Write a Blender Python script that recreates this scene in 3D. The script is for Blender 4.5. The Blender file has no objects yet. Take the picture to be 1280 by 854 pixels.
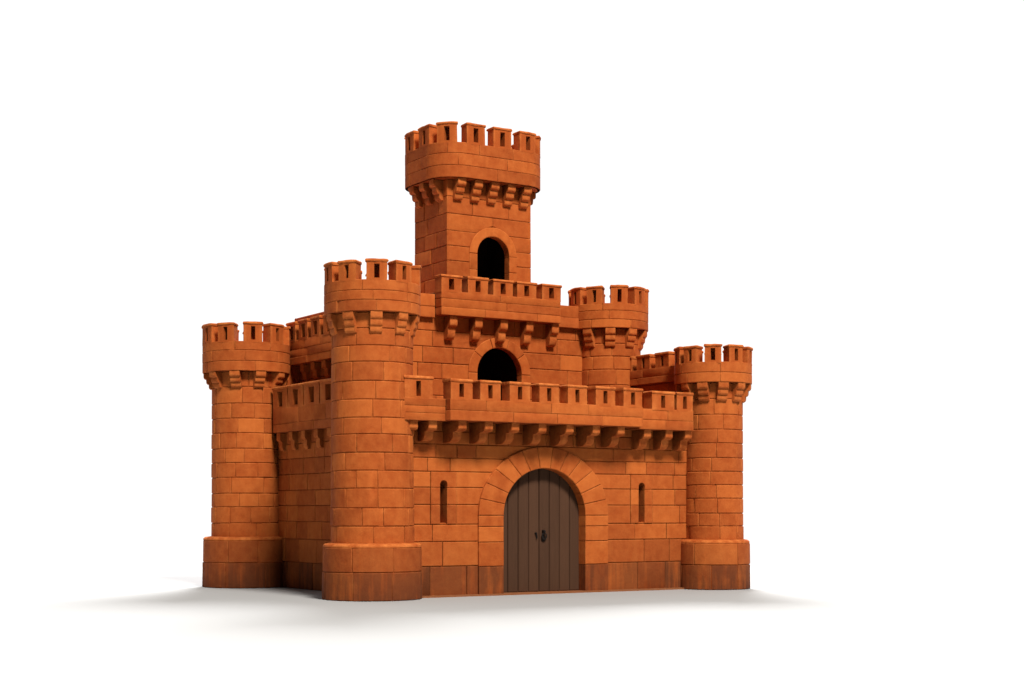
import bpy, bmesh, math, random
from mathutils import Vector, Matrix

R = random.Random(11)
PI = math.pi
rad = math.radians

# ------------------------------------------------------------------ scene
sc = bpy.context.scene
COL = sc.collection

# ------------------------------------------------------------------ camera model (metres, castle axes: X along the gate wall, Y back)
F = 1948.0                      # focal length in photo pixels (1280 wide)
HOR = 640.0                     # horizon row
EYE = 1.725
TH = rad(32.4)
CT, ST = math.cos(TH), math.sin(TH)
P0 = (-2.84, 30.9)              # front corner tower seen from the camera (right, depth)


def to_cam(u, v):
    return P0[0] + u * CT - v * ST, P0[1] + u * ST + v * CT


def U(px, v):
    k = (px - 640) / F
    return (k * (P0[1] + v * CT) - P0[0] + v * ST) / (CT - k * ST)


def V(px, u):
    k = (px - 640) / F
    return (k * (P0[1] + u * ST) - P0[0] - u * CT) / (-ST - k * CT)


CAM = (-(P0[0] * CT + P0[1] * ST), -(-P0[0] * ST + P0[1] * CT), EYE)

# ------------------------------------------------------------------ materials


def nodes(m):
    m.use_nodes = True
    nt = m.node_tree
    nt.nodes.clear()
    return nt, nt.nodes, nt.links


def N(ns, t, **kw):
    n = ns.new(t)
    for k, v in kw.items():
        if k.startswith('i_'):
            n.inputs[k[2:]].default_value = v
        else:
            setattr(n, k, v)
    return n


def math_node(ns, ln, op, a, b, clamp=False):
    n = ns.new('ShaderNodeMath')
    n.operation = op
    n.use_clamp = clamp
    for i, x in enumerate((a, b)):
        if x is None:
            continue
        if hasattr(x, 'links'):
            ln.new(x, n.inputs[i])
        else:
            n.inputs[i].default_value = x
    return n.outputs[0]


def mixc(ns, ln, fac, a, b, mode='MIX'):
    n = ns.new('ShaderNodeMix')
    n.data_type = 'RGBA'
    n.blend_type = mode
    for sock, x in ((n.inputs[0], fac), (n.inputs[6], a), (n.inputs[7], b)):
        if hasattr(x, 'links'):
            ln.new(x, sock)
        elif isinstance(x, (int, float)):
            sock.default_value = x
        else:
            sock.default_value = (*x, 1.0)
    return n.outputs[2]


def stone_material(name, dark, mid, light, wear_highlight, damp):
    m = bpy.data.materials.new(name)
    nt, ns, ln = nodes(m)
    out = N(ns, 'ShaderNodeOutputMaterial')
    bs = N(ns, 'ShaderNodeBsdfPrincipled')
    ln.new(bs.outputs[0], out.inputs[0])
    bs.inputs['Specular IOR Level'].default_value = 0.12
    geo = N(ns, 'ShaderNodeNewGeometry')
    at = N(ns, 'ShaderNodeAttribute', attribute_name='block')
    sep = N(ns, 'ShaderNodeSeparateColor')
    ln.new(at.outputs['Color'], sep.inputs[0])
    info = N(ns, 'ShaderNodeObjectInfo')
    pos = geo.outputs['Position']

    def noise(scale, detail, rough=0.6, vec=pos):
        n = N(ns, 'ShaderNodeTexNoise')
        n.inputs['Scale'].default_value = scale
        n.inputs['Detail'].default_value = detail
        n.inputs['Roughness'].default_value = rough
        ln.new(vec, n.inputs['Vector'])
        return n.outputs[0]
    big = noise(0.9, 4)
    midn = noise(5.0, 5, 0.65)
    fine = noise(38.0, 4, 0.7)
    mp = N(ns, 'ShaderNodeMapping')
    mp.inputs['Scale'].default_value = (7.0, 7.0, 0.7)
    ln.new(pos, mp.inputs[0])
    streak = noise(1.0, 4, 0.6, mp.outputs[0])
    t = math_node(ns, ln, 'MULTIPLY', sep.outputs[0], 0.48)
    t = math_node(ns, ln, 'ADD', t, math_node(ns, ln, 'MULTIPLY', info.outputs['Random'], 0.10))
    t = math_node(ns, ln, 'ADD', t, math_node(ns, ln, 'MULTIPLY', math_node(ns, ln, 'SUBTRACT', midn, 0.5), 0.28))
    t = math_node(ns, ln, 'ADD', t, math_node(ns, ln, 'MULTIPLY', math_node(ns, ln, 'SUBTRACT', big, 0.5), 0.5))
    t = math_node(ns, ln, 'ADD', t, math_node(ns, ln, 'MULTIPLY', math_node(ns, ln, 'SUBTRACT', streak, 0.5), 0.35))
    t = math_node(ns, ln, 'ADD', t, 0.24, True)
    ramp = N(ns, 'ShaderNodeValToRGB')
    ramp.color_ramp.elements[0].color = (*dark, 1)
    ramp.color_ramp.elements[1].color = (*light, 1)
    e = ramp.color_ramp.elements.new(0.5)
    e.color = (*mid, 1)
    ln.new(t, ramp.inputs[0])
    # paler arrises with a broken outline: wear plus a painted-in edge highlight
    w = math_node(ns, ln, 'SUBTRACT', midn, 0.36)
    w = math_node(ns, ln, 'MULTIPLY', w, 3.2, True)
    w = math_node(ns, ln, 'MULTIPLY', w, sep.outputs[1], True)
    c = mixc(ns, ln, w, ramp.outputs[0], wear_highlight)
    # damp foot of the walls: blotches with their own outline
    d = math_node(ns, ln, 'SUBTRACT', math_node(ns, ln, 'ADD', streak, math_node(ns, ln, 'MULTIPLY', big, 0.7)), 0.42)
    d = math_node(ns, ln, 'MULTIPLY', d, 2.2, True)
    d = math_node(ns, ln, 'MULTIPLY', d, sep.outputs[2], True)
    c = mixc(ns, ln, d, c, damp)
    # pores
    po = math_node(ns, ln, 'GREATER_THAN', fine, 0.66)
    po = math_node(ns, ln, 'MULTIPLY', po, 0.2)
    c = mixc(ns, ln, po, c, [x * 0.7 for x in dark])
    ln.new(c, bs.inputs['Base Color'])
    bs.inputs['Roughness'].default_value = 0.88
    b1 = N(ns, 'ShaderNodeBump')
    b1.inputs['Strength'].default_value = 0.45
    b1.inputs['Distance'].default_value = 0.03
    hsum = math_node(ns, ln, 'ADD', math_node(ns, ln, 'MULTIPLY', midn, 1.0), math_node(ns, ln, 'MULTIPLY', fine, 0.3))
    ln.new(hsum, b1.inputs['Height'])
    ln.new(b1.outputs[0], bs.inputs['Normal'])
    return m


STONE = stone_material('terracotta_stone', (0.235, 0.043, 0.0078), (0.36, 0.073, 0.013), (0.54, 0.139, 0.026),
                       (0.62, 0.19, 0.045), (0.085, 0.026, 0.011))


def simple_material(name, col, rough, var=0.3, scale=(3, 3, 0.4), nscale=6.0, metal=0.0, bump=0.2):
    m = bpy.data.materials.new(name)
    nt, ns, ln = nodes(m)
    out = N(ns, 'ShaderNodeOutputMaterial')
    bs = N(ns, 'ShaderNodeBsdfPrincipled')
    ln.new(bs.outputs[0], out.inputs[0])
    geo = N(ns, 'ShaderNodeNewGeometry')
    at = N(ns, 'ShaderNodeAttribute', attribute_name='block')
    sep = N(ns, 'ShaderNodeSeparateColor')
    ln.new(at.outputs['Color'], sep.inputs[0])
    mp = N(ns, 'ShaderNodeMapping')
    mp.inputs['Scale'].default_value = scale
    ln.new(geo.outputs['Position'], mp.inputs[0])
    n = N(ns, 'ShaderNodeTexNoise')
    n.inputs['Scale'].default_value = nscale
    n.inputs['Detail'].default_value = 5
    ln.new(mp.outputs[0], n.inputs['Vector'])
    t = math_node(ns, ln, 'ADD', math_node(ns, ln, 'MULTIPLY', n.outputs[0], 0.6), math_node(ns, ln, 'MULTIPLY', sep.outputs[0], 0.4))
    c = mixc(ns, ln, t, [x * (1 - var) for x in col], [x * (1 + var) for x in col])
    ln.new(c, bs.inputs['Base Color'])
    bs.inputs['Roughness'].default_value = rough
    bs.inputs['Specular IOR Level'].default_value = 0.2
    bs.inputs['Metallic'].default_value = metal
    b = N(ns, 'ShaderNodeBump')
    b.inputs['Strength'].default_value = bump
    b.inputs['Distance'].default_value = 0.01
    ln.new(n.outputs[0], b.inputs['Height'])
    ln.new(b.outputs[0], bs.inputs['Normal'])
    return m


WOOD = simple_material('brown_planks', (0.070, 0.031, 0.0155), 0.9, 0.28, (14, 14, 0.9), 2.0)
IRON = simple_material('black_iron', (0.018, 0.014, 0.012), 0.45, 0.4, (9, 9, 9), 4.0, 0.6)
PAINTED_DARK = simple_material('painted_dark_interior', (0.014, 0.006, 0.004), 0.95, 0.3)  # near-black base colour stands in for the room's lack of light
SAND = simple_material('sandstone_kerb', (0.24, 0.085, 0.032), 0.9, 0.35, (1, 1, 1), 5.0)
WHITE = simple_material('white_paper', (0.368, 0.368, 0.368), 1.0, 0.008, (1, 1, 1), 0.6, 0.0, 0.0)

# ------------------------------------------------------------------ mesh helpers


def newbm():
    bm = bmesh.new()
    bm.verts.layers.float_color.new('block')
    return bm


def vert(bm, p, c=(0.5, 0, 0)):
    v = bm.verts.new(p)
    v[bm.verts.layers.float_color['block']] = (c[0], c[1], c[2], 1)
    return v


def face(bm, vs):
    try:
        return bm.faces.new(vs)
    except ValueError:
        return None


WORLD = {}


def obj(name, bm, mat, parent=None, origin=(0, 0, 0), rot=0.0, local=False, sharp=30, label=None):
    """one mesh object; bm is in castle coordinates unless local (then already about origin)"""
    o3 = Vector(origin)
    if isinstance(bm, bpy.types.Mesh):
        me = bm
    else:
        if not local:
            bmesh.ops.translate(bm, verts=bm.verts, vec=-o3)
        me = bpy.data.meshes.new(name)
        bm.to_mesh(me)
        bm.free()
        for p in me.polygons:
            p.use_smooth = True
        me.set_sharp_from_angle(angle=rad(sharp))
        me.materials.append(mat)
    o = bpy.data.objects.new(name, me)
    COL.objects.link(o)
    WORLD[o.name] = o3
    o.rotation_euler = (0, 0, rot)
    if parent is not None:
        o.parent = parent
        o.location = o3 - WORLD[parent.name]
    else:
        o.location = o3
    if label:
        o['label'] = label
    return o


class Line:
    def __init__(s, a, b):
        s.a, s.b = Vector(a), Vector(b)
        s.L = (s.b - s.a).length
        s.t = (s.b - s.a).normalized()
        s.n = Vector((s.t.y, -s.t.x))
        s.closed = False
        s.step = 9.0

    def at(s, x, d, h):
        p = s.a + s.t * x + s.n * d
        return (p.x, p.y, h)


class Circle:
    def __init__(s, c, r, taper=0.0, a0=0.0):
        s.c, s.r, s.L = Vector(c), r, 2 * PI * r
        s.closed = True
        s.step = r * rad(7)
        s.taper = taper
        s.a0 = a0

    def at(s, x, d, h):
        a = s.a0 + x / s.r
        rr = s.r + d - s.taper * h
        return (s.c.x + rr * math.cos(a), s.c.y + rr * math.sin(a), h)


class RoundRect:
    """counter-clockwise rounded rectangle"""

    def __init__(s, x0, x1, y0, y1, r):
        s.closed = True
        s.step = 0.09
        s.segs = []
        k = [((x0 + r, y0), (x1 - r, y0)), ((x1, y0 + r), (x1, y1 - r)), ((x1 - r, y1), (x0 + r, y1)), ((x0, y1 - r), (x0, y0 + r))]
        cs = [(x1 - r, y0 + r, -90), (x1 - r, y1 - r, 0), (x0 + r, y1 - r, 90), (x0 + r, y0 + r, 180)]
        L = 0
        for (a, b), c in zip(k, cs):
            l = (Vector(b) - Vector(a)).length
            s.segs.append(('l', L, l, Vector(a), (Vector(b) - Vector(a)) / max(l, 1e-9)))
            L += l
            s.segs.append(('c', L, r * PI / 2, Vector(c[:2]), rad(c[2])))
            L += r * PI / 2
        s.r = r
        s.L = L

    def frame(s, x):
        x = x % s.L
        for g in s.segs:
            if x <= g[1] + g[2] + 1e-9:
                q = x - g[1]
                if g[0] == 'l':
                    return g[3] + g[4] * q, Vector((g[4].y, -g[4].x))
                a = g[4] + q / s.r
                n = Vector((math.cos(a), math.sin(a)))
                return g[3] + n * s.r, n

    def at(s, x, d, h):
        p, n = s.frame(x)
        p = p + n * d
        return (p.x, p.y, h)


GAP, BEV, DROP = 0.012, 0.014, 0.0115


def fine_joints(on):
    global GAP, BEV, DROP
    GAP, BEV, DROP = (0.008, 0.011, 0.0085) if on else (0.012, 0.014, 0.0115)



def grid_block(bm, path, l, r, h0, h1, out, tint, stain=0.0, back=-0.07):
    g = GAP / 2
    l, r, h0, h1 = l + g, r - g, h0 + g, h1 - g
    n = max(1, int(math.ceil((r - l) / path.step)))
    ss = [(l, back), (l, -DROP), (l + BEV, 0)] + [(l + BEV + (r - l - 2 * BEV) * i / n, 0) for i in range(1, n)] + [(r - BEV, 0), (r, -DROP), (r, back)]
    hs = [(h0, back), (h0, -DROP), (h0 + BEV, 0), (h1 - BEV, 0), (h1, -DROP), (h1, back)]
    chip = {}
    if R.random() < 0.30:                                   # a knocked-off corner
        chip[(R.choice((2, len(ss) - 3)), R.choice((2, 3)))] = -R.uniform(0.012, 0.03)
    rows = []
    for j, (h, dh) in enumerate(hs):
        row = []
        for i, (s_, ds) in enumerate(ss):
            d = min(dh, ds)
            flat = d == 0
            dd = out + d + chip.get((i, j), 0) if d > back else back
            edge = 1.0 if (d == -DROP) else (0.25 if flat and (i in (2, len(ss) - 3) or j in (2, 3)) else 0.0)
            if j == 4 and d == -DROP:
                edge = 1.0
            if j == 1:
                edge *= 0.4  # lower arris kept duller: the painted highlight sits on upper edges
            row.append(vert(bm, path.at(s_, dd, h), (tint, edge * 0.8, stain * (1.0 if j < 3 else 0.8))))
        rows.append(row)
    for j in range(len(hs) - 1):
        for i in range(len(ss) - 1):
            face(bm, [rows[j][i], rows[j][i + 1], rows[j + 1][i + 1], rows[j + 1][i]])


def offset_poly(pts, b):
    n = len(pts)
    res = []
    for i in range(n):
        p, q, r_ = Vector(pts[i - 1]), Vector(pts[i]), Vector(pts[(i + 1) % n])
        e1, e2 = (q - p), (r_ - q)
        if e1.length < 1e-6 or e2.length < 1e-6:
            res.append(q.copy())
            continue
        e1.normalize()
        e2.normalize()
        n1, n2 = Vector((-e1.y, e1.x)), Vector((-e2.y, e2.x))
        m = n1 + n2
        if m.length < 1e-4:
            m = n1.copy()
        m.normalize()
        k = b / max(0.35, m.dot(n1))
        res.append(q + m * k)
    return res


def poly_block(bm, path, pts, out, tint, stain=0.0, back=-0.07, gap=None, bev=None, drop=None, edge=0.8):
    gap = GAP / 2 if gap is None else gap
    bev = BEV if bev is None else bev
    drop = DROP if drop is None else drop
    a = offset_poly(pts, gap)
    b = offset_poly(pts, gap + bev)
    hs = [p[1] for p in pts]
    hm = (min(hs) + max(hs)) / 2
    va = [vert(bm, path.at(p[0], out - drop, p[1]), (tint, edge * (1.0 if p[1] > hm else 0.4), stain)) for p in a]  # upper edges paler, a highlight put into the edge colour
    vb = [vert(bm, path.at(p[0], out + R.uniform(-0.004, 0.0), p[1]), (tint, edge * 0.25, stain)) for p in b]
    vc = [vert(bm, path.at(p[0], back, p[1]), (tint, 0, stain)) for p in a]
    n = len(pts)
    face(bm, vb)
    for i in range(n):
        j = (i + 1) % n
        face(bm, [va[i], va[j], vb[j], vb[i]])
        face(bm, [vc[i], vc[j], va[j], va[i]])


def courses(h0, h1, step, first=()):
    hs = [h0]
    for x in first:
        hs.append(h0 + x)
    rest = h1 - hs[-1]
    n = max(1, round(rest / step))
    ws = [R.uniform(0.88, 1.12) for _ in range(n)]
    k = rest / sum(ws)
    for w in ws:
        hs.append(hs[-1] + w * k)
    hs[-1] = h1
    return hs


def tint_of():
    return min(1, max(0, R.gauss(0.5, 0.26)))


def splits(a, b, lo, hi, closed=False):
    xs = [a]
    while b - xs[-1] > hi * 1.15:
        xs.append(xs[-1] + R.uniform(lo, hi))
    if b - xs[-1] < lo * 0.55 and len(xs) > 1:
        xs.pop()
    xs.append(b)
    return xs


def course_ring(bm, path, hs, lo, hi, stains=(), jit=0.006):
    """courses of dressed blocks round a closed path, on a backing skin"""
    for k in range(len(hs) - 1):
        off = R.uniform(0, hi)
        st = stains[k] if k < len(stains) else 0.0
        xs = splits(0, path.L, lo, hi)
        if len(xs) == 2:
            xs = [0, path.L / 2, path.L]
        for a, b in zip(xs, xs[1:]):
            grid_block(bm, path, a + off, b + off, hs[k], hs[k + 1], R.uniform(-jit, jit), tint_of(), st * R.uniform(0.7, 1.0))
    n = max(12, int(path.L / path.step))
    lowr = [vert(bm, path.at(path.L * i / n, -0.021, hs[0] + 0.004), (0.1, 0, 0)) for i in range(n)]
    top = [vert(bm, path.at(path.L * i / n, -0.021, hs[-1] - 0.004), (0.1, 0, 0)) for i in range(n)]
    for i in range(n):
        face(bm, [lowr[i], lowr[(i + 1) % n], top[(i + 1) % n], top[i]])
    return lowr, top


def course_wall(bm, path, hs, lo, hi, holes=(), stains=(), jit=0.006, backing=True, back=-0.07):
    """courses of blocks on a straight wall; holes = (centre, halfwidth(h), h_low, h_high)"""
    for k in range(len(hs) - 1):
        a, b = hs[k], hs[k + 1]
        st = stains[k] if k < len(stains) else 0.0
        spans = []
        left = lambda h: 0.0
        for (xc, wf, hl, hh) in sorted(holes, key=lambda q: q[0]):
            if hh <= a + 1e-4 or hl >= b - 1e-4:
                continue
            spans.append((left, (lambda h, xc=xc, wf=wf: xc - wf(h))))
            left = (lambda h, xc=xc, wf=wf: xc + wf(h))
        spans.append((left, lambda h: path.L))
        for lf, rf in spans:
            if holes and backing:
                for i in range(6):
                    z0, z1 = a + (b - a) * i / 6, a + (b - a) * (i + 1) / 6
                    if rf(z0) - lf(z0) > 0.01 or rf(z1) - lf(z1) > 0.01:
                        face(bm, [vert(bm, path.at(x, -0.06, z), (0.1, 0, 0)) for x, z in ((lf(z0), z0), (rf(z0), z0), (rf(z1), z1), (lf(z1), z1))])
            inner_l = max(lf(a), lf(b))
            inner_r = min(rf(a), rf(b))
            outer_l, outer_r = min(lf(a), lf(b)), max(rf(a), rf(b))
            if outer_r - outer_l < 0.03:
                continue
            if inner_r - inner_l < 0.12:
                xs = [None, None]
            else:
                xs = splits(inner_l, inner_r, lo, hi)
                if k % 2 and len(xs) > 2 and R.random() < 0.5:
                    xs = [inner_l + inner_r - x for x in reversed(xs)]
                xs[0] = None
                xs[-1] = None
            hh = [a + (b - a) * i / 6 for i in range(7)]
            for i in range(len(xs) - 1):
                if xs[i] is None and abs(lf(a) - lf(b)) > 1e-4:
                    L_ = [(lf(h), h) for h in reversed(hh)]
                else:
                    x = xs[i] if xs[i] is not None else lf(a)
                    L_ = [(x, b), (x, a)]
                if xs[i + 1] is None and abs(rf(a) - rf(b)) > 1e-4:
                    R_ = [(rf(h), h) for h in hh]
                else:
                    x = xs[i + 1] if xs[i + 1] is not None else rf(a)
                    R_ = [(x, a), (x, b)]
                pts = L_ + R_
                # drop collapsed points
                q = [pts[0]]
                for p in pts[1:]:
                    if (Vector(p) - Vector(q[-1])).length > 0.02:
                        q.append(p)
                if (Vector(q[0]) - Vector(q[-1])).length < 0.02:
                    q.pop()
                if len(q) >= 3:
                    poly_block(bm, path, q, R.uniform(-jit, jit), tint_of(), st * R.uniform(0.6, 1.0), back)
    if backing and not holes:
        vs = [vert(bm, path.at(x, -0.04, h), (0.1, 0, 0)) for x, h in ((0, hs[0]), (path.L, hs[0]), (path.L, hs[-1]), (0, hs[-1]))]
        face(bm, vs)


def box(bm, x0, x1, y0, y1, z0, z1, c=(0.4, 0.0, 0)):
    v = [vert(bm, (x, y, z), c) for z in (z0, z1) for x, y in ((x0, y0), (x1, y0), (x1, y1), (x0, y1))]
    for q in ((3, 2, 1, 0), (4, 5, 6, 7), (0, 1, 5, 4), (1, 2, 6, 5), (2, 3, 7, 6), (3, 0, 4, 7)):
        face(bm, [v[i] for i in q])


def masonry_box(bm, x0, x1, y0, y1, hs, lo, hi, sides='fl', stains=(), core=True):
    """a straight wall piece: dressed blocks on the named sides over a solid core"""
    e = 0.004
    P = {'f': ((x0, y0), (x1, y0)), 'r': ((x1, y0), (x1, y1)), 'b': ((x1, y1), (x0, y1)), 'l': ((x0, y1), (x0, y0))}
    fine_joints(True)
    for s in sides:
        course_wall(bm, Line(*P[s]), hs, lo, hi, (), stains, backing=False, back=-0.03)
    fine_joints(False)
    i = 0.024
    if core:
        box(bm, x0 + i, x1 - i, y0 + i, y1 - i, hs[0] + 0.003, hs[-1] - 0.003, (0.3, 0, 0))


def merlon_mesh(name, at, w, t, h, slit_w, step=9.0, slit_h=0.77, cap=0.055, over=0.02):
    """at(s, d, z) maps along / outward / up; front face at d=0"""
    bm = newbm()
    tint = 0.55
    k = max(1, int(math.ceil((w / 2 - slit_w / 2) / step)))
    left = [-w / 2 + (w / 2 - slit_w / 2) * i / k for i in range(k + 1)]
    ss = left + [-x for x in reversed(left)]
    hb = h - cap
    hs = [-0.03, 0.03, slit_h * h, hb]
    c0 = len(left) - 1
    V_ = {}

    def q(s, d, z, e=0.0):
        return vert(bm, at(s, d, z), (tint, e, 0))
    fr = [[q(s, 0, z, 0.55 if abs(abs(s) - w / 2) < 1e-6 else 0.0) for s in ss] for z in hs]
    bk = [[q(s, -t, z) for s in ss] for z in (hs[0], hb)]
    for j in range(3):
        for i in range(len(ss) - 1):
            if j == 1 and i == c0:
                continue
            face(bm, [fr[j][i], fr[j][i + 1], fr[j + 1][i + 1], fr[j + 1][i]])
    dd = -t * 0.86
    a, b, c, d = fr[1][c0], fr[1][c0 + 1], fr[2][c0 + 1], fr[2][c0]
    a2, b2, c2, d2 = q(ss[c0], dd, hs[1]), q(ss[c0 + 1], dd, hs[1]), q(ss[c0 + 1], dd, hs[2]), q(ss[c0], dd, hs[2])
    for x, y, z, w_ in ((a, b, b2, a2), (b, c, c2, b2), (c, d, d2, c2), (d, a, a2, d2)):
        face(bm, [x, y, z, w_])
    face(bm, [a2, b2, c2, d2])
    for i in range(len(ss) - 1):
        face(bm, [bk[0][i + 1], bk[0][i], bk[1][i], bk[1][i + 1]])
    face(bm, [bk[0][0]] + [fr[j][0] for j in range(4)] + [bk[1][0]])
    face(bm, [fr[j][-1] for j in range(3, -1, -1)] + [bk[0][-1], bk[1][-1]])
    # coping: overhanging slab with rounded upper arris
    n = max(2, int(math.ceil(w / step)) if step < 5 else 1)
    n = n if step < 5 else 1
    prof = [(over * 0.4, hb - 0.004, 0.2), (over, hb + 0.012, 0.5), (over, hb + cap * 0.62, 1.0), (over - 0.014, h, 1.0), (-t - over + 0.014, h, 0.8),
            (-t - over, hb + cap * 0.62, 0.8), (-t - over, hb + 0.012, 0.4), (-t, hb - 0.004, 0.1)]
    cols = []
    xs = [-w / 2 - over * 0.4] + [-w / 2 - over + 0.002, -w / 2 - over + 0.014] + [(-w / 2 - over + 0.014) + (w + 2 * over - 0.028) * i / n for i in range(1, n)] + [w / 2 + over - 0.014, w / 2 + over - 0.002, w / 2 + over * 0.4]
    for i, s in enumerate(xs):
        col = []
        for (d_, z_, e_) in prof:
            end = i in (0, len(xs) - 1)
            near = i in (1, len(xs) - 2)
            if end:
                z_ = hb - 0.004
            elif near and z_ > hb + cap * 0.62:
                z_ = hb + cap * 0.62
            col.append(q(s, d_, z_, e_))
        cols.append(col)
    m = len(prof)
    for i in range(len(cols) - 1):
        for j in range(m):
            face(bm, [cols[i][j], cols[i + 1][j], cols[i + 1][(j + 1) % m], cols[i][(j + 1) % m]])
    bmesh.ops.remove_doubles(bm, verts=bm.verts, dist=0.0005)
    bmesh.ops.recalc_face_normals(bm, faces=bm.faces)
    for v in bm.verts:
        v.co += Vector((R.uniform(-1, 1), R.uniform(-1, 1), R.uniform(-1, 1))) * 0.005
    me = bpy.data.meshes.new(name)
    bm.to_mesh(me)
    bm.free()
    for p in me.polygons:
        p.use_smooth = True
    me.set_sharp_from_angle(angle=rad(28))
    me.materials.append(STONE)
    return me


def corbel_mesh(name, w, p, h, plain=False):
    """three stepped rolls; local x along wall, -y outward, z=0 at the top; the back is let into the wall"""
    prof = [(-0.05, 0.0), (p, 0.0), (p, -0.20 * h)]
    for cx, zt, r_ in ((p, -0.20, 1), (0.68 * p, -0.52, 1), (0.38 * p, -0.82, 1)):
        nxt = cx - 0.31 * p
        for k in range(1, 6):
            a = k / 5 * PI / 2
            prof.append((nxt + (cx - nxt) * math.cos(a), zt * h - 0.15 * h * math.sin(a)))
        if cx > 0.4 * p:
            prof.append((nxt + 0.01 * p, zt * h - 0.16 * h))
    prof.append((-0.05, -0.98 * h))
    if plain:
        prof = [(-0.05, 0.0), (p, 0.0), (p, -0.30 * h)]
        for x0, x1, z0, z1 in ((p, 0.66 * p, -0.30, -0.47), (0.64 * p, 0.26 * p, -0.64, -0.97)):
            if x0 < p:
                prof.append((x0, -0.50 * h))
            for k in range(0 if x0 < p else 1, 7):
                a = k / 6 * PI / 2
                prof.append((x1 + (x0 - x1) * math.cos(a), (z0 + (z1 - z0) * math.sin(a)) * h))
        prof += [(-0.05, -0.97 * h)]
    bm = newbm()
    e = 0.012
    rings = []
    n = len(prof)
    cx = sum(q[0] for q in prof) / n
    cz = sum(q[1] for q in prof) / n
    for x, sh in ((-w / 2, 0.94), (-w / 2 + e, 1.0), (w / 2 - e, 1.0), (w / 2, 0.94)):
        rings.append([vert(bm, (x, -(cx + (d - cx) * sh), cz + (z - cz) * sh - (0.0 if sh == 1 else 0.0)), (0.5, 0.6 if sh == 1 else 0.35, 0)) for d, z in prof])
    for a, b in zip(rings, rings[1:]):
        for i in range(n):
            face(bm, [a[i], a[(i + 1) % n], b[(i + 1) % n], b[i]])
    face(bm, rings[0])
    face(bm, list(reversed(rings[-1])))
    bmesh.ops.recalc_face_normals(bm, faces=bm.faces)
    me = bpy.data.meshes.new(name)
    bm.to_mesh(me)
    bm.free()
    for q in me.polygons:
        q.use_smooth = True
    me.set_sharp_from_angle(angle=rad(40))
    me.materials.append(STONE)
    return me


# ------------------------------------------------------------------ the castle
CENTRE = Vector((4.6, 3.2, 0))
castle = bpy.data.objects.new('castle', None)
COL.objects.link(castle)
castle.location = CENTRE
castle.empty_display_size = 2
WORLD[castle.name] = CENTRE
castle['label'] = 'orange sandstone block castle with crenellated round towers and brown arched gate on white ground'
castle['category'] = 'castle'


def disc(bm, c, r, z, c4=(0.35, 0, 0), n=48, up=True):
    vs = [vert(bm, (c[0] + r * math.cos(2 * PI * i / n), c[1] + r * math.sin(2 * PI * i / n), z), c4) for i in range(n)]
    face(bm, vs if up else list(reversed(vs)))


def lathe(bm, c, prof, n=56, tint=0.4):
    rings = [[vert(bm, (c[0] + r * math.cos(2 * PI * i / n), c[1] + r * math.sin(2 * PI * i / n), z), (tint, e, 0)) for i in range(n)] for r, z, e in prof]
    for a, b in zip(rings, rings[1:]):
        for i in range(n):
            j = (i + 1) % n
            face(bm, [a[i], a[j], b[j], b[i]])


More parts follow.
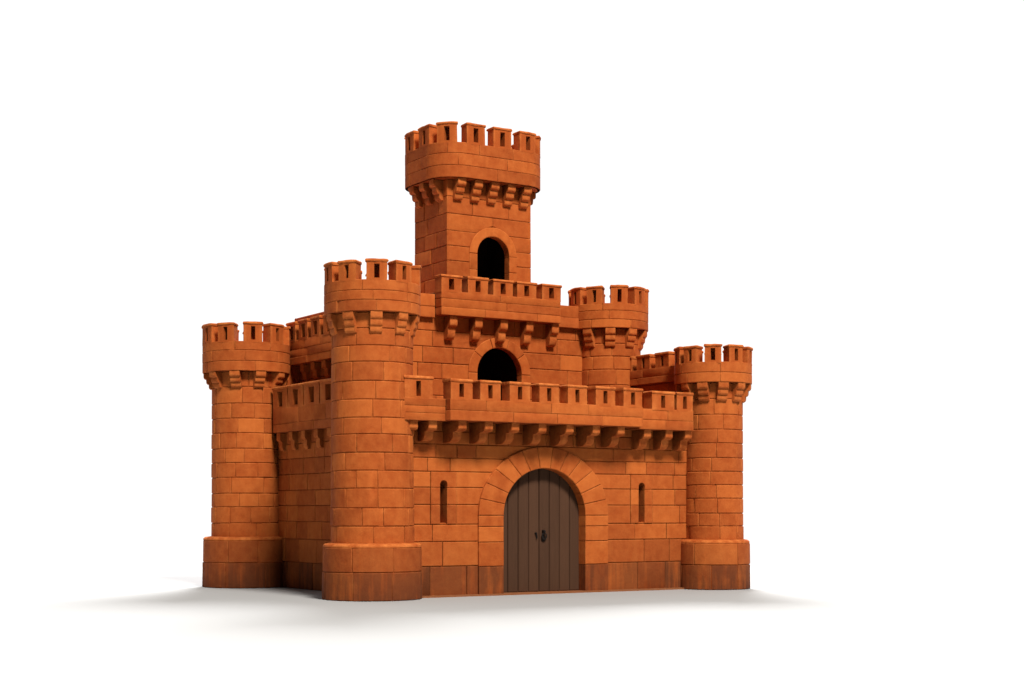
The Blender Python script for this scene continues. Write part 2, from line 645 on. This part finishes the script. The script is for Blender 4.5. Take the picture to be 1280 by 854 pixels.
def round_tower(label, px, other, axis, r_shaft, taper, r_par, hb, hc, ht, hcorb, n, phase, wdeg, nc, cphase, plinth=None, foot=0.0, step=0.355, lo=0.42, hi=0.86, slit=0.10):
    if axis == 'v':
        c = (U(px, other), other)
    else:
        c = (other, V(px, other))
    xc, zc = to_cam(*c)
    face_a = math.atan2(CAM[1] - c[1], CAM[0] - c[0])
    org = (c[0], c[1], foot)
    bm = newbm()
    path = Circle(c, r_shaft, taper)
    base = plinth[1] if plinth else foot
    hs = courses(base, hb, step)
    course_ring(bm, path, hs, lo, hi)
    disc(bm, c, r_shaft - taper * hb - 0.03, hb - 0.02)
    tw = obj('round_tower', bm, STONE, castle, org, label=label)
    if plinth:
        rp, hp = plinth
        bm = newbm()
        pth = Circle(c, rp, 0.012)
        hs = [0.0, hp * 0.50, hp - 0.07]
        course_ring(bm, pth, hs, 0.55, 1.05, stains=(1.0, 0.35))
        # weathered top ring
        q = rp - 0.012 * hp
        lathe(bm, c, [(q - 0.035, hp - 0.09, 0), (q - 0.002, hp - 0.064, 0.5), (q - 0.008, hp - 0.03, 0.9), (q - 0.045, hp + 0.0, 0.8), (r_shaft - 0.03, hp + 0.02, 0.1)], tint=0.55)
        obj('plinth', bm, STONE, tw, org, sharp=38)
    # parapet
    bm = newbm()
    pth = Circle(c, r_par)
    k = 3 if (hc - hb) > 0.5 else 2
    hs = courses(hb, hc, (hc - hb) / k)
    fine_joints(True)
    course_ring(bm, pth, hs, 0.7, 1.3, jit=0.003)
    fine_joints(False)
    t = 0.26
    lathe(bm, c, [(r_shaft - taper * hb - 0.05, hb + 0.006, 0), (r_par - 0.012, hb + 0.004, 0)][::-1])
    lathe(bm, c, [(r_par - 0.012, hc - 0.006, 0.3), (r_par - t, hc - 0.006, 0.1), (r_par - t, hc - 0.22, 0)])
    disc(bm, c, r_par - t, hc - 0.22)
    obj('parapet', bm, STONE, tw, (c[0], c[1], hb))
    # merlons
    w = rad(wdeg) * r_par
    me, me2, me3 = [merlon_mesh('merlon', (lambda s, d, z: ((r_par + d) * math.cos(s / r_par), (r_par + d) * math.sin(s / r_par), z)), w * q, 0.30, ht - hc + z, slit, step=r_par * rad(6)) for q, z in ((1, 0), (0.98, -0.012), (1.02, 0.006))]
    pit = 360.0 / n
    front = [phase + pit * k for k in range(-n, n) if abs(phase + pit * k) <= 76.5]
    angs = front + [180 - a for a in front]
    angs += [90] if 180 - 2 * max(front) > 52 else []
    angs += [-90] if 180 + 2 * min(front) > 52 else []
    for i, a in enumerate(angs):
        obj('merlon', (me, me2, me3)[i % 3], STONE, tw, (c[0], c[1], hc), face_a + rad(a + R.uniform(-0.7, 0.7)))
    rs = r_shaft - taper * hb
    cm = corbel_mesh('corbel', 0.235, r_par - rs - 0.025, hb - hcorb)
    for i in range(nc):
        a = face_a + rad(cphase) + 2 * PI * i / nc
        obj('corbel', cm, STONE, tw, (c[0] + rs * math.cos(a), c[1] + rs * math.sin(a), hb), a + PI / 2)
    return tw, c


front_tower, CF = round_tower('tall round tower at the near corner, left of the gate', 465.5, 0.0, 'v', 0.835, 0.006, 0.955, 5.60, 6.21, 6.60, 5.18, 10, 5.0, 24, 10, 5, plinth=(0.995, 1.10))
left_tower, CL = round_tower('round tower at the far left corner', 308, -0.02, 'u', 0.81, 0.006, 1.0, 4.91, 5.58, 6.01, 4.53, 10, 8.5, 24, 10, 20, plinth=(1.0, 1.15))
right_tower, CR = round_tower('slim round tower at the right end of the gate wall', 891.5, -0.35, 'v', 0.685, 0.006, 0.87, 4.59, 5.04, 5.42, 4.17, 10, 0.0, 24, 11, 16, plinth=(0.83, 1.10), step=0.33)
upper_tower, CU = round_tower('round turret rising behind the gate wall, beside the keep window', 760.5, 3.0, 'v', 0.795, 0.003, 0.965, 6.08, 6.66, 7.08, 5.62, 10, 15.5, 24, 10, 3, foot=3.3, step=0.36)


def flat_at(s, d, z):
    return (s, -d, z)


def wall_bits(parent, p_from, p_to, merlons, hc, ht, corbels, hb, hcorb, proj, slit=0.105, cw=0.195, thick=0.30):
    """merlons and corbels along a straight parapet; merlons = [(s0, s1)], corbels = [s]; proj = how far the parapet stands out"""
    ln = Line(p_from, p_to)
    rot = math.atan2(ln.t.y, ln.t.x)
    cache = {}
    for a, b in merlons:
        w = round(b - a, 3)
        key = (w, R.randrange(3))
        if key not in cache:
            cache[key] = merlon_mesh('merlon', flat_at, w + R.uniform(-0.012, 0.012), thick, ht - hc + R.uniform(-0.012, 0.012), slit)
        obj('merlon', cache[key], STONE, parent, ln.at((a + b) / 2, 0, hc), rot)
    cm = corbel_mesh('corbel', cw, proj - 0.09, hb - hcorb, True) if corbels else None
    for s in corbels:
        obj('corbel', cm, STONE, parent, ln.at(s, -proj, hb), rot)


def arch_fn(spring, a, b):
    """half width of an arched hole: straight below the spring, half an ellipse above"""
    def wf(h):
        if h <= spring:
            return a
        q = (h - spring) / b
        return a * math.sqrt(max(0.0, 1 - q * q))
    return wf


def arch_ring(bm, path, xc, foot, spring, ai, bi, ao, bo, n, out, back, jambs, stain0=0.0):
    """voussoirs round an arch with coursed jambs; front at `out`, soffit reaching to `back`"""
    cuts = [i / n for i in range(n + 1)]
    for i in range(n):
        a0, a1 = PI * cuts[i], PI * cuts[i + 1]
        pts = []
        m_ = max(4, 20 // n)
        for k in range(m_ + 1):
            a = a0 + (a1 - a0) * k / m_
            pts.append((xc + ao * math.cos(a), spring + bo * math.sin(a)))
        for k in range(m_ + 1):
            a = a1 + (a0 - a1) * k / m_
            pts.append((xc + ai * math.cos(a), spring + bi * math.sin(a)))
        poly_block(bm, path, pts, out + R.uniform(-0.004, 0.004), tint_of() * 0.8 + 0.25, 0, back, gap=0.005)
    hs = [foot] + jambs + [spring]
    for k in range(len(hs) - 1):
        for sg in (-1, 1):
            x0, x1 = sorted((xc + sg * ai, xc + sg * ao))
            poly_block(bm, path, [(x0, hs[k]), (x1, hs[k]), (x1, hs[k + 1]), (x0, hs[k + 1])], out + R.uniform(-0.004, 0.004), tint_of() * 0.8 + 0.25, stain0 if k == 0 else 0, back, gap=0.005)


# ---------------- gate wall
WV = -0.20
w_l, w_r = CF[0] + 0.35, CR[0] - 0.2
path = Line((w_l, WV), (w_r, WV))
GX = U(680, WV) - w_l
SPR, AI, BI, AO, BO = 1.65, 1.03, 0.99, 1.64, 1.45
slits = [U(554.5, WV) - w_l, U(802, WV) - w_l]
hs = [0.0, 0.62, 1.12, 1.47, 1.87, 2.22, 2.54, 2.82, 3.10, 3.36, 3.60]
holes = [(GX, arch_fn(SPR, AO - 0.03, BO - 0.03), -1, SPR + BO - 0.03)]
for sx in slits:
    holes.append((sx, (lambda h: 0.30), 1.47, 2.54))
bm = newbm()
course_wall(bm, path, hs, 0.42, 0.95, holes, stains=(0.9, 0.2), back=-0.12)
gate_wall = obj('curtain_wall', bm, STONE, castle, (w_l, WV, 0), label='front wall with the arched gate and two arrow slits')

bm = newbm()
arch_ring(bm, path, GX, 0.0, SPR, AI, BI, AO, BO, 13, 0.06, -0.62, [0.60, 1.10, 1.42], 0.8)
obj('gate_arch', bm, STONE, gate_wall, (w_l + GX, WV, 0))

# arrow slits: three courses of dressed stone round a round-headed slot
for sx in slits:
    bm = newbm()
    sw, top = 0.078, 2.36
    sh = top - sw
    for a, b in ((1.47, 1.87), (1.87, 2.22)):
        lo_ = a if a > 1.48 else 1.47
        poly_block(bm, path, [(sx - 0.30, a), (sx - sw, a), (sx - sw, b), (sx - 0.30, b)], 0.012, tint_of(), 0, -0.34, gap=0.004)
        poly_block(bm, path, [(sx + sw, a), (sx + 0.30, a), (sx + 0.30, b), (sx + sw, b)], 0.012, tint_of(), 0, -0.34, gap=0.004)
    pts = [(sx - 0.30, 2.54), (sx - 0.30, 2.22), (sx - sw, 2.22)]
    pts += [(sx + sw * math.cos(a), sh + sw * math.sin(a)) for a in [PI * (1 - k / 8) for k in range(9)]]
    pts += [(sx + sw, 2.22), (sx + 0.30, 2.22), (sx + 0.30, 2.54)]
    poly_block(bm, path, pts, 0.014, 0.6, 0, -0.34, gap=0.004, bev=0.008)
    # back of the slot
    y = WV + 0.335
    vs = [vert(bm, (w_l + sx + x, y, z), (0.0, 0, 0)) for x, z in ((-0.3, 1.47), (0.3, 1.47), (0.3, 2.54), (-0.3, 2.54))]
    face(bm, vs)
    # sill
    poly_block(bm, Line((w_l, WV + 0.02), (w_r, WV + 0.02)), [(sx - sw, 1.475), (sx + sw, 1.475), (sx + sw, 1.505), (sx - sw, 1.505)], 0.0, 0.5, 0, -0.31, gap=0.0, bev=0.004)
    obj('arrow_slit', bm, STONE, gate_wall, (w_l + sx, WV, 1.47))

# gate leaves
DV = WV + 0.19
dpath = Line((w_l, DV), (w_r, DV))
gx = w_l + GX
planks = 8
pw = 2 * (AI + 0.02) / planks
for leaf in range(2):
    bm = newbm()
    for i in range(4):
        k = leaf * 4 + i
        x0 = -AI - 0.02 + k * pw
        x1 = x0 + pw
        top = [(GX + x0 + (x1 - x0) * (1 - q / 5)) for q in range(6)]
        pts = [(GX + x0, 0.03), (GX + x1, 0.03)]
        for xx in top:
            dx = min(abs(xx - GX) / (AI + 0.03), 0.999)
            pts.append((xx, SPR + (BI + 0.03) * math.sqrt(1 - dx * dx)))
        poly_block(bm, dpath, pts, R.uniform(-0.006, 0.006), R.random(), 0, -0.06, gap=0.009 if i not in (3,) else 0.011, bev=0.012, drop=0.014, edge=0)
    vs = [vert(bm, (gx + x, DV + 0.03, z)) for x, z in ((-1.02 + leaf * 1.02, 0.02), (leaf * 1.02, 0.02), (leaf * 1.02, 2.64), (-1.02 + leaf * 1.02, 2.64))]
    vs2 = [vert(bm, (gx + (-1.02 + leaf * 1.02) + 1.02 * q / 8, DV + 0.032, SPR + (BI + 0.02) * math.sqrt(max(0, 1 - min(1, abs((-1.02 + leaf * 1.02 + 1.02 * q / 8) / (AI + 0.02))) ** 2)))) for q in range(9)]
    bm.verts.remove(vs[2])
    bm.verts.remove(vs[3])
    face(bm, vs[:2] + list(reversed(vs2)))
    lf = obj('door_leaf', bm, WOOD, castle, (gx - 1.02 + 2.04 * leaf, DV, 0.02), label='brown plank gate leaf on the %s' % ('left', 'right')[leaf])
    # iron furniture
    bm = newbm()
    hx = gx + (0.10 if leaf else -0.085)
    if leaf:
        box(bm, hx - 0.030, hx + 0.030, DV - 0.022, DV + 0.005, 1.10, 1.34)
        m4 = Matrix.Translation((hx, DV - 0.045, 1.31)) @ Matrix.Rotation(PI / 2, 4, 'X')
        bmesh.ops.create_cone(bm, cap_ends=True, segments=14, radius1=0.034, radius2=0.026, depth=0.05, matrix=m4)
        for k in range(16):                                # drop ring
            a = 2 * PI * k / 16
            bmesh.ops.create_icosphere(bm, subdivisions=1, radius=0.017, matrix=Matrix.Translation((hx + 0.055 * math.cos(a), DV - 0.05, 1.21 + 0.065 * math.sin(a))))
    else:
        m4 = Matrix.Translation((hx, DV - 0.012, 1.27)) @ Matrix.Rotation(PI / 2, 4, 'X')
        bmesh.ops.create_cone(bm, cap_ends=True, segments=14, radius1=0.026, radius2=0.020, depth=0.03, matrix=m4)
        v = [vert(bm, (hx + x, DV - y, z)) for y in (0.018, 0.034) for x, z in ((-0.014, 1.27), (0.005, 1.155), (0.028, 1.165), (0.016, 1.28))]
        for q in ((0, 1, 2, 3), (7, 6, 5, 4), (0, 4, 5, 1), (1, 5, 6, 2), (2, 6, 7, 3), (3, 7, 4, 0)):
            face(bm, [v[i] for i in q])
    bmesh.ops.recalc_face_normals(bm, faces=bm.faces)
    obj('door_handle', bm, IRON, lf, (hx, DV, 1.22))

# low foundation course under the gate wall
bm = newbm()
box(bm, w_l + 0.3, w_r - 0.25, WV - 0.14, WV + 0.9, 0.0, 0.035, (0.6, 0.2, 0.0))
obj('foundation', bm, SAND, gate_wall, (w_l + 2, WV, 0))

# parapet of the gate wall: projecting middle, lower-set ends
HB, HC, HT = 3.54, 3.98, 4.37
VC, VS = -0.91, -0.75
bm = newbm()
x0, x1 = U(563, VC), U(804, VC)
xl, xr = U(505.5, VS), U(867, VS)
pc = [HB, HB + 0.20, HC]
masonry_box(bm, x0, x1, VC, 0.02, [HB, HB + 0.21, HC], 0.9, 1.7, 'flr')
masonry_box(bm, xl, x0 - 0.012, VS, 0.05, [HB - 0.01, HB + 0.14, HB + 0.28, HC - 0.005], 0.6, 1.1, 'fl')
masonry_box(bm, x1 + 0.012, xr, VS, 0.05, [HB - 0.03, HB + 0.18, HC - 0.02], 0.6, 1.1, 'fr')
box(bm, xl + 0.06, xr - 0.05, 0.04, 0.95, HB - 0.16, HB + 0.12, (0.3, 0, 0))
obj('parapet', bm, STONE, gate_wall, (x0, VC, HB))
mer = [(U(a, VC) - x0, U(b, VC) - x0) for a, b in ((563, 591), (599, 627), (635, 665), (672.5, 700.5), (708, 735.5), (743, 770.5), (778.5, 804))]
wb = 0.48
mer = [((a + b) / 2 - wb / 2, (a + b) / 2 + wb / 2) for a, b in mer]
cor = [U(q, VC + 0.2) - x0 for q in (575, 608, 641, 675, 709, 742, 773)]
wall_bits(gate_wall, (x0, VC), (x1, VC), mer, HC, HT, cor, HB, 3.10, WV - VC)
wall_bits(gate_wall, (xl, VS), (x0, VS), [(0.0, U(541, VS) - xl)], HC - 0.005, HT + 0.02, [U(514, VS + 0.2) - xl, U(538, VS + 0.2) - xl], HB - 0.01, 3.12, WV - VS)
wall_bits(gate_wall, (x1, VS), (xr, VS), [(U(815, VS) - x1, U(843, VS) - x1), (U(846, VS) - x1, xr - x1 - 0.02)], HC - 0.02, HT - 0.03, [U(q, VS + 0.2) - x1 for q in (806, 833, 857)], HB - 0.03, 3.07, WV - VS)

# ---------------- left wall
LU = 0.52
lv1, lv0 = CL[1] - 0.4, 0.4
LP = 0.28
bm = newbm()
hs = [0.0, 0.60, 1.12] + courses(1.12, 3.60, 0.35)[1:]
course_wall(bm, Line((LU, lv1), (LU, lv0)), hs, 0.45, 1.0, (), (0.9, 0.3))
left_wall = obj('curtain_wall', bm, STONE, castle, (LU, 3, 0), label='side wall between the two left towers')
bm = newbm()
pv1 = V(341, LP)
masonry_box(bm, LP, LP + 0.5, 0.75, pv1, [HB - 0.02, HB + 0.17, HC + 0.09], 0.7, 1.4, 'fl')
box(bm, LP + 0.45, LP + 1.2, 0.3, pv1 + 0.1, HB - 0.16, HB + 0.12, (0.3, 0, 0))
obj('parapet', bm, STONE, left_wall, (LP, 3, HB))
lv = [V(q, LP) for q in (350, 364, 378.5, 394, 412)]      # slots between
L0 = pv1
pitch = 0.83
mer = [(0.0 + pitch * i, 0.0 + pitch * i + 0.79) for i in range(5)]
cor = [0.10 + 0.66 * i for i in range(7)]
wall_bits(left_wall, (LP, pv1), (LP, 0.75), mer, HC + 0.09, 4.55, cor, HB - 0.02, 3.10, LU - LP, slit=0.27)

# ---------------- right wall (its inner face shows above the gate wall)
RU = CR[0] + 0.1
bm = newbm()
hs = courses(0, 4.72, 0.36)
masonry_box(bm, RU - 0.35, RU + 0.25, 0.35, 6.4, hs, 0.5, 1.0, 'lr')
right_wall = obj('curtain_wall', bm, STONE, castle, (RU, 3, 0), label='side wall seen between the upper turret and the right tower')
bm = newbm()
masonry_box(bm, RU - 0.52, RU + 0.45, 0.5, 6.4, [4.72, 4.88, 5.08], 0.7, 1.3, 'lr')
obj('parapet', bm, STONE, right_wall, (RU, 3, 4.7))
mer = [(0.1 + 0.72 * i, 0.1 + 0.72 * i + 0.5) for i in range(8)]
wall_bits(right_wall, (RU - 0.5, 6.4), (RU - 0.5, 0.5), mer, 5.08, 5.42, [], 0, 0, 0, slit=0.1)

# ---------------- rear wall, closing the court
bm = newbm()
masonry_box(bm, CL[0] + 0.3, RU - 0.3, 6.0, 6.5, courses(0, 5.25, 0.37), 0.5, 1.0, 'b')
obj('curtain_wall', bm, STONE, castle, (4.5, 6.2, 0))

# ---------------- keep (the square block behind)
KU, KV = 1.25, 3.0
ku1, kv1 = CU[0] + 0.2, V(368, 1.25)
kpath = Line((KU, KV), (ku1, KV))
kx = U(624.5, KV) - KU
KS, KAI, KBI, KAO, KBO = 4.92, 0.60, 0.60, 0.85, 0.84
bm = newbm()
hs = [2.9, 3.25] + courses(3.25, 6.5, 0.36)[1:]
course_wall(bm, kpath, hs, 0.5, 1.05, [(kx, arch_fn(KS, KAO - 0.02, KBO - 0.02), 3.25, KS + KBO - 0.02)], back=-0.12)
hs2 = courses(2.9, 6.3, 0.36)
course_wall(bm, Line((KU, kv1), (KU, KV)), hs2, 0.5, 1.05)
course_wall(bm, Line((ku1, KV), (ku1, kv1)), hs2, 0.5, 1.05)
course_wall(bm, Line((ku1, kv1), (KU, kv1)), hs2, 0.5, 1.05)
keep = obj('keep', bm, STONE, castle, (KU + 3, KV + 2, 3), label='square block behind the gate wall with a dark arched window')
bm = newbm()
box(bm, KU + 0.05, ku1 - 0.05, KV + 0.05, kv1 - 0.05, 6.05, 6.2)
obj('roof_deck', bm, STONE, keep, (KU + 3, KV + 2, 6.1))


def arched_window(parent, path, x, foot, S, ai, bi, ao, bo, n, jambs, depth, org):
    bm = newbm()
    arch_ring(bm, path, x, foot, S, ai, bi, ao, bo, n, 0.02, -0.20, jambs)
    w = obj('arched_window', bm, STONE, parent, org)
    # the room behind, its darkness put into a near-black colour
    bm = newbm()
    q = 1.25
    y = path.a.y
    x0, x1 = path.a.x + x - ai * q, path.a.x + x + ai * q
    y0, y1, z0, z1 = y + 0.19, y + depth, foot - 0.02, S + bi + 0.25
    v = [vert(bm, p) for p in ((x0, y0, z0), (x1, y0, z0), (x1, y1, z0), (x0, y1, z0), (x0, y0, z1), (x1, y0, z1), (x1, y1, z1), (x0, y1, z1))]
    for f in ((0, 1, 2, 3), (7, 6, 5, 4), (1, 5, 6, 2), (2, 6, 7, 3), (3, 7, 4, 0)):
        face(bm, [v[i] for i in f])
    m = obj('dark_room', bm, PAINTED_DARK, parent, org)
    return w


arched_window(keep, kpath, kx, 3.25, KS, KAI, KBI, KAO, KBO, 5, [3.7, 4.2, 4.55], 2.0, (KU + kx, KV, 3.3))

# keep parapet: projecting bay in the middle, recessed lengths beside it
KVP = 2.62
KB, KC, KT = 6.14, 6.68, 7.05
bm = newbm()
x0, x1 = U(552, KVP), U(701, KVP)
masonry_box(bm, x0, x1, KVP, 3.3, [KB, KB + 0.18, KB + 0.37, KC], 0.8, 1.6, 'flr')
masonry_box(bm, KU - 0.05, x0 - 0.012, KV - 0.12, 3.3, [KB - 0.05, KB + 0.2, KC - 0.06], 0.6, 1.1, 'fl')
masonry_box(bm, x1 + 0.012, ku1, KV - 0.12, 3.3, [KB - 0.05, KB + 0.2, KC - 0.06], 0.6, 1.1, 'f')
obj('parapet', bm, STONE, keep, (x0, KVP, KB))
mc = [U(q, KVP) - x0 for q in (565.5, 597.5, 629, 658.5, 688.5)]
mer = [(max(0, m - 0.285), min(x1 - x0, m + 0.285)) for m in mc]
mer = [(0.0, 0.52)] + [(m - 0.26, m + 0.26) for m in mc[1:4]] + [(x1 - x0 - 0.52, x1 - x0)]
cor = [U(q, KVP + 0.25) - x0 for q in (563, 594.5, 626, 658, 690)]
wall_bits(keep, (x0, KVP), (x1, KVP), mer, KC, KT, cor, KB, 5.60, KV - KVP, slit=0.13)

# the keep's left-hand parapet
KLP = 1.0
bm = newbm()
masonry_box(bm, KLP, KLP + 0.5, 2.9, kv1 - 0.02, [5.15, 5.32, 5.50, 5.72], 0.7, 1.3, 'fl')
obj('parapet', bm, STONE, keep, (KLP, 5, 5.2))
mer = [(0.08 + 0.66 * i, 0.08 + 0.66 * i + 0.46) for i in range(4)]
cor = [0.12 + 0.58 * i for i in range(5)]
wall_bits(keep, (KLP, kv1 - 0.05), (KLP, 2.9), mer, 5.72, 6.15, cor, 5.15, 4.76, KU - KLP, slit=0.2)

# terrace floors
bm = newbm()
box(bm, 0.55, RU - 0.3, 0.9, 2.95, 3.42, 3.52)
box(bm, 0.55, KU + 0.05, 2.93, 6.2, 3.41, 3.51)
obj('roof_deck', bm, STONE, castle, (4, 2, 3.45), label='terrace floor behind the gate wall parapet')

# ---------------- tall square tower
TV = 4.2
tx0, tx1 = U(559, TV), U(664, TV)
tv1 = V(518, tx0)
tpath = Line((tx0, TV), (tx1, TV))
wx = U(616.5, TV) - tx0
TS = 7.88
bm = newbm()
TB, TC, TT = 9.57, 10.40, 10.87
hs = [6.1, 6.55] + courses(6.55, TB, 0.36)[1:]
course_wall(bm, tpath, hs, 0.5, 1.05, [(wx, arch_fn(TS, 0.65, 0.65), 6.55, TS + 0.65)], back=-0.12)
course_wall(bm, Line((tx0, tv1), (tx0, TV)), hs, 0.45, 0.95)
course_wall(bm, Line((tx1, TV), (tx1, tv1)), hs, 0.45, 0.95)
course_wall(bm, Line((tx1, tv1), (tx0, tv1)), hs, 0.45, 0.95)
tower = obj('square_tower', bm, STONE, castle, (tx0 + 1, TV + 1, 6.1), label='tallest square tower with an arched window and rounded crown')
arched_window(tower, tpath, wx, 6.55, TS, 0.445, 0.445, 0.67, 0.67, 1, [7.0, 7.5], 1.2, (tx0 + wx, TV, 6.6))
OV = 0.36
rr = RoundRect(tx0 - OV, tx1 + OV, TV - OV, tv1 + OV, 0.72)
bm = newbm()
fine_joints(True)
course_ring(bm, rr, courses(TB, TC, 0.275), 0.8, 1.7, jit=0.003)
fine_joints(False)
n = 96
a = [vert(bm, rr.at(rr.L * i / n, -0.012, TB + 0.004)) for i in range(n)]
face(bm, list(reversed(a)))
b = [vert(bm, rr.at(rr.L * i / n, -0.012, TC - 0.006)) for i in range(n)]
c = [vert(bm, rr.at(rr.L * i / n, -0.30, TC - 0.006)) for i in range(n)]
d = [vert(bm, rr.at(rr.L * i / n, -0.30, TC - 0.25)) for i in range(n)]
for i in range(n):
    j = (i + 1) % n
    face(bm, [b[i], b[j], c[j], c[i]])
    face(bm, [c[i], c[j], d[j], d[i]])
face(bm, d)
obj('parapet', bm, STONE, tower, (tx0, TV, TB))
nm = 13
front0 = rr.segs[0][2]
# arc-length positions measured from the start of the straight front run
pitch = rr.L / nm
for i in range(nm):
    s0 = U(595, TV - OV) - (tx0 - OV + 0.72) + pitch * i
    me = merlon_mesh('merlon', (lambda s, d, z, s0=s0: (rr.at(s0 + s, d, z))), pitch * 0.67, 0.28, TT - TC, 0.125, step=0.09)
    p, nn = rr.frame(s0)
    me.transform(Matrix.Translation((-p.x, -p.y, 0)))
    obj('merlon', me, STONE, tower, (p.x, p.y, TC))
cm = corbel_mesh('corbel', 0.22, OV - 0.09, 0.50)
W, D = tx1 - tx0, tv1 - TV
for k in range(5):
    obj('corbel', cm, STONE, tower, (tx0 + 0.26 + (W - 0.52) * k / 4, TV, TB), 0)
for k in range(4):
    if k < 3:
        obj('corbel', cm, STONE, tower, (tx0, TV + 0.30 + (D - 0.62) * k / 2, TB), -PI / 2)
        obj('corbel', cm, STONE, tower, (tx1, TV + 0.30 + (D - 0.62) * k / 2, TB), PI / 2)

# ------------------------------------------------------------------ the white ground
bm = bmesh.new()
bm.verts.layers.float_color.new('block')
bmesh.ops.create_circle(bm, cap_ends=True, segments=128, radius=22.0, matrix=Matrix.Translation((2, -3, 0)))
g = obj('ground', bm, WHITE, None, (2, -3, 0))
g['kind'] = 'structure'
g['label'] = 'plain white ground under the castle'

# ------------------------------------------------------------------ light: white studio surround dimmed behind the camera, key lamp, added back lamp
wd = bpy.data.worlds.new('World')
sc.world = wd
wd.use_nodes = True
nt = wd.node_tree
ns, ln = nt.nodes, nt.links
ns.clear()
wo = N(ns, 'ShaderNodeOutputWorld')
bg = N(ns, 'ShaderNodeBackground')
tc = N(ns, 'ShaderNodeTexCoord')
dot = N(ns, 'ShaderNodeVectorMath', operation='DOT_PRODUCT')
dot.inputs[1].default_value = (ST, CT, 0.0)
ln.new(tc.outputs['Generated'], dot.inputs[0])
mr = N(ns, 'ShaderNodeMapRange')
mr.interpolation_type = 'SMOOTHSTEP'
mr.inputs['From Min'].default_value = -0.1
mr.inputs['From Max'].default_value = 0.75
mr.inputs['To Min'].default_value = 0.08  # surround shaped darker behind the camera, for contrast on the castle
mr.inputs['To Max'].default_value = 1.08
ln.new(dot.outputs['Value'], mr.inputs['Value'])
ln.new(mr.outputs[0], bg.inputs['Strength'])
bg.inputs['Color'].default_value = (1, 1, 1, 1)
ln.new(bg.outputs[0], wo.inputs['Surface'])


def area(name, pos, target, size, power, col):
    ld = bpy.data.lights.new(name, 'AREA')
    ld.shape = 'DISK'
    ld.size = size
    ld.energy = power
    ld.color = col
    o = bpy.data.objects.new(name, ld)
    COL.objects.link(o)
    o.location = pos
    o.rotation_euler = (Vector(target) - Vector(pos)).to_track_quat('-Z', 'Y').to_euler()
    return o


def from_view(az, el, dist, target=(4.0, 1.0, 3.0)):
    """a place round the castle: azimuth to the right of the camera, elevation, distance"""
    a, e = rad(az), rad(el)
    dx = -math.cos(a) * ST + math.sin(a) * CT
    dy = -math.cos(a) * CT - math.sin(a) * ST
    return (target[0] + dist * math.cos(e) * dx, target[1] + dist * math.cos(e) * dy, target[2] + dist * math.sin(e))


area('key_lamp', from_view(23, 48, 90), (4, 1, 3), 20, 128000, (1.0, 0.95, 0.88))
area('added_back_lamp', from_view(179, 40, 90), (4, 1, 0), 34, 215000, (1.0, 1.0, 1.0))  # added lamp: brightens the ground and throws a soft shadow forward

cam = bpy.data.cameras.new('camera')
cam.sensor_width = 36
cam.lens = 36 * F / 1280
cam.shift_y = (HOR - 427) / 1280
cam.clip_end = 500
co = bpy.data.objects.new('camera', cam)
COL.objects.link(co)
co.location = CAM
co.rotation_euler = (PI / 2, 0, -TH)
sc.camera = co

sc.view_settings.view_transform = 'Standard'
sc.view_settings.look = 'None'
sc.view_settings.exposure = 0
sc.view_settings.gamma = 1
sc.cycles.max_bounces = 8
sc.cycles.diffuse_bounces = 1
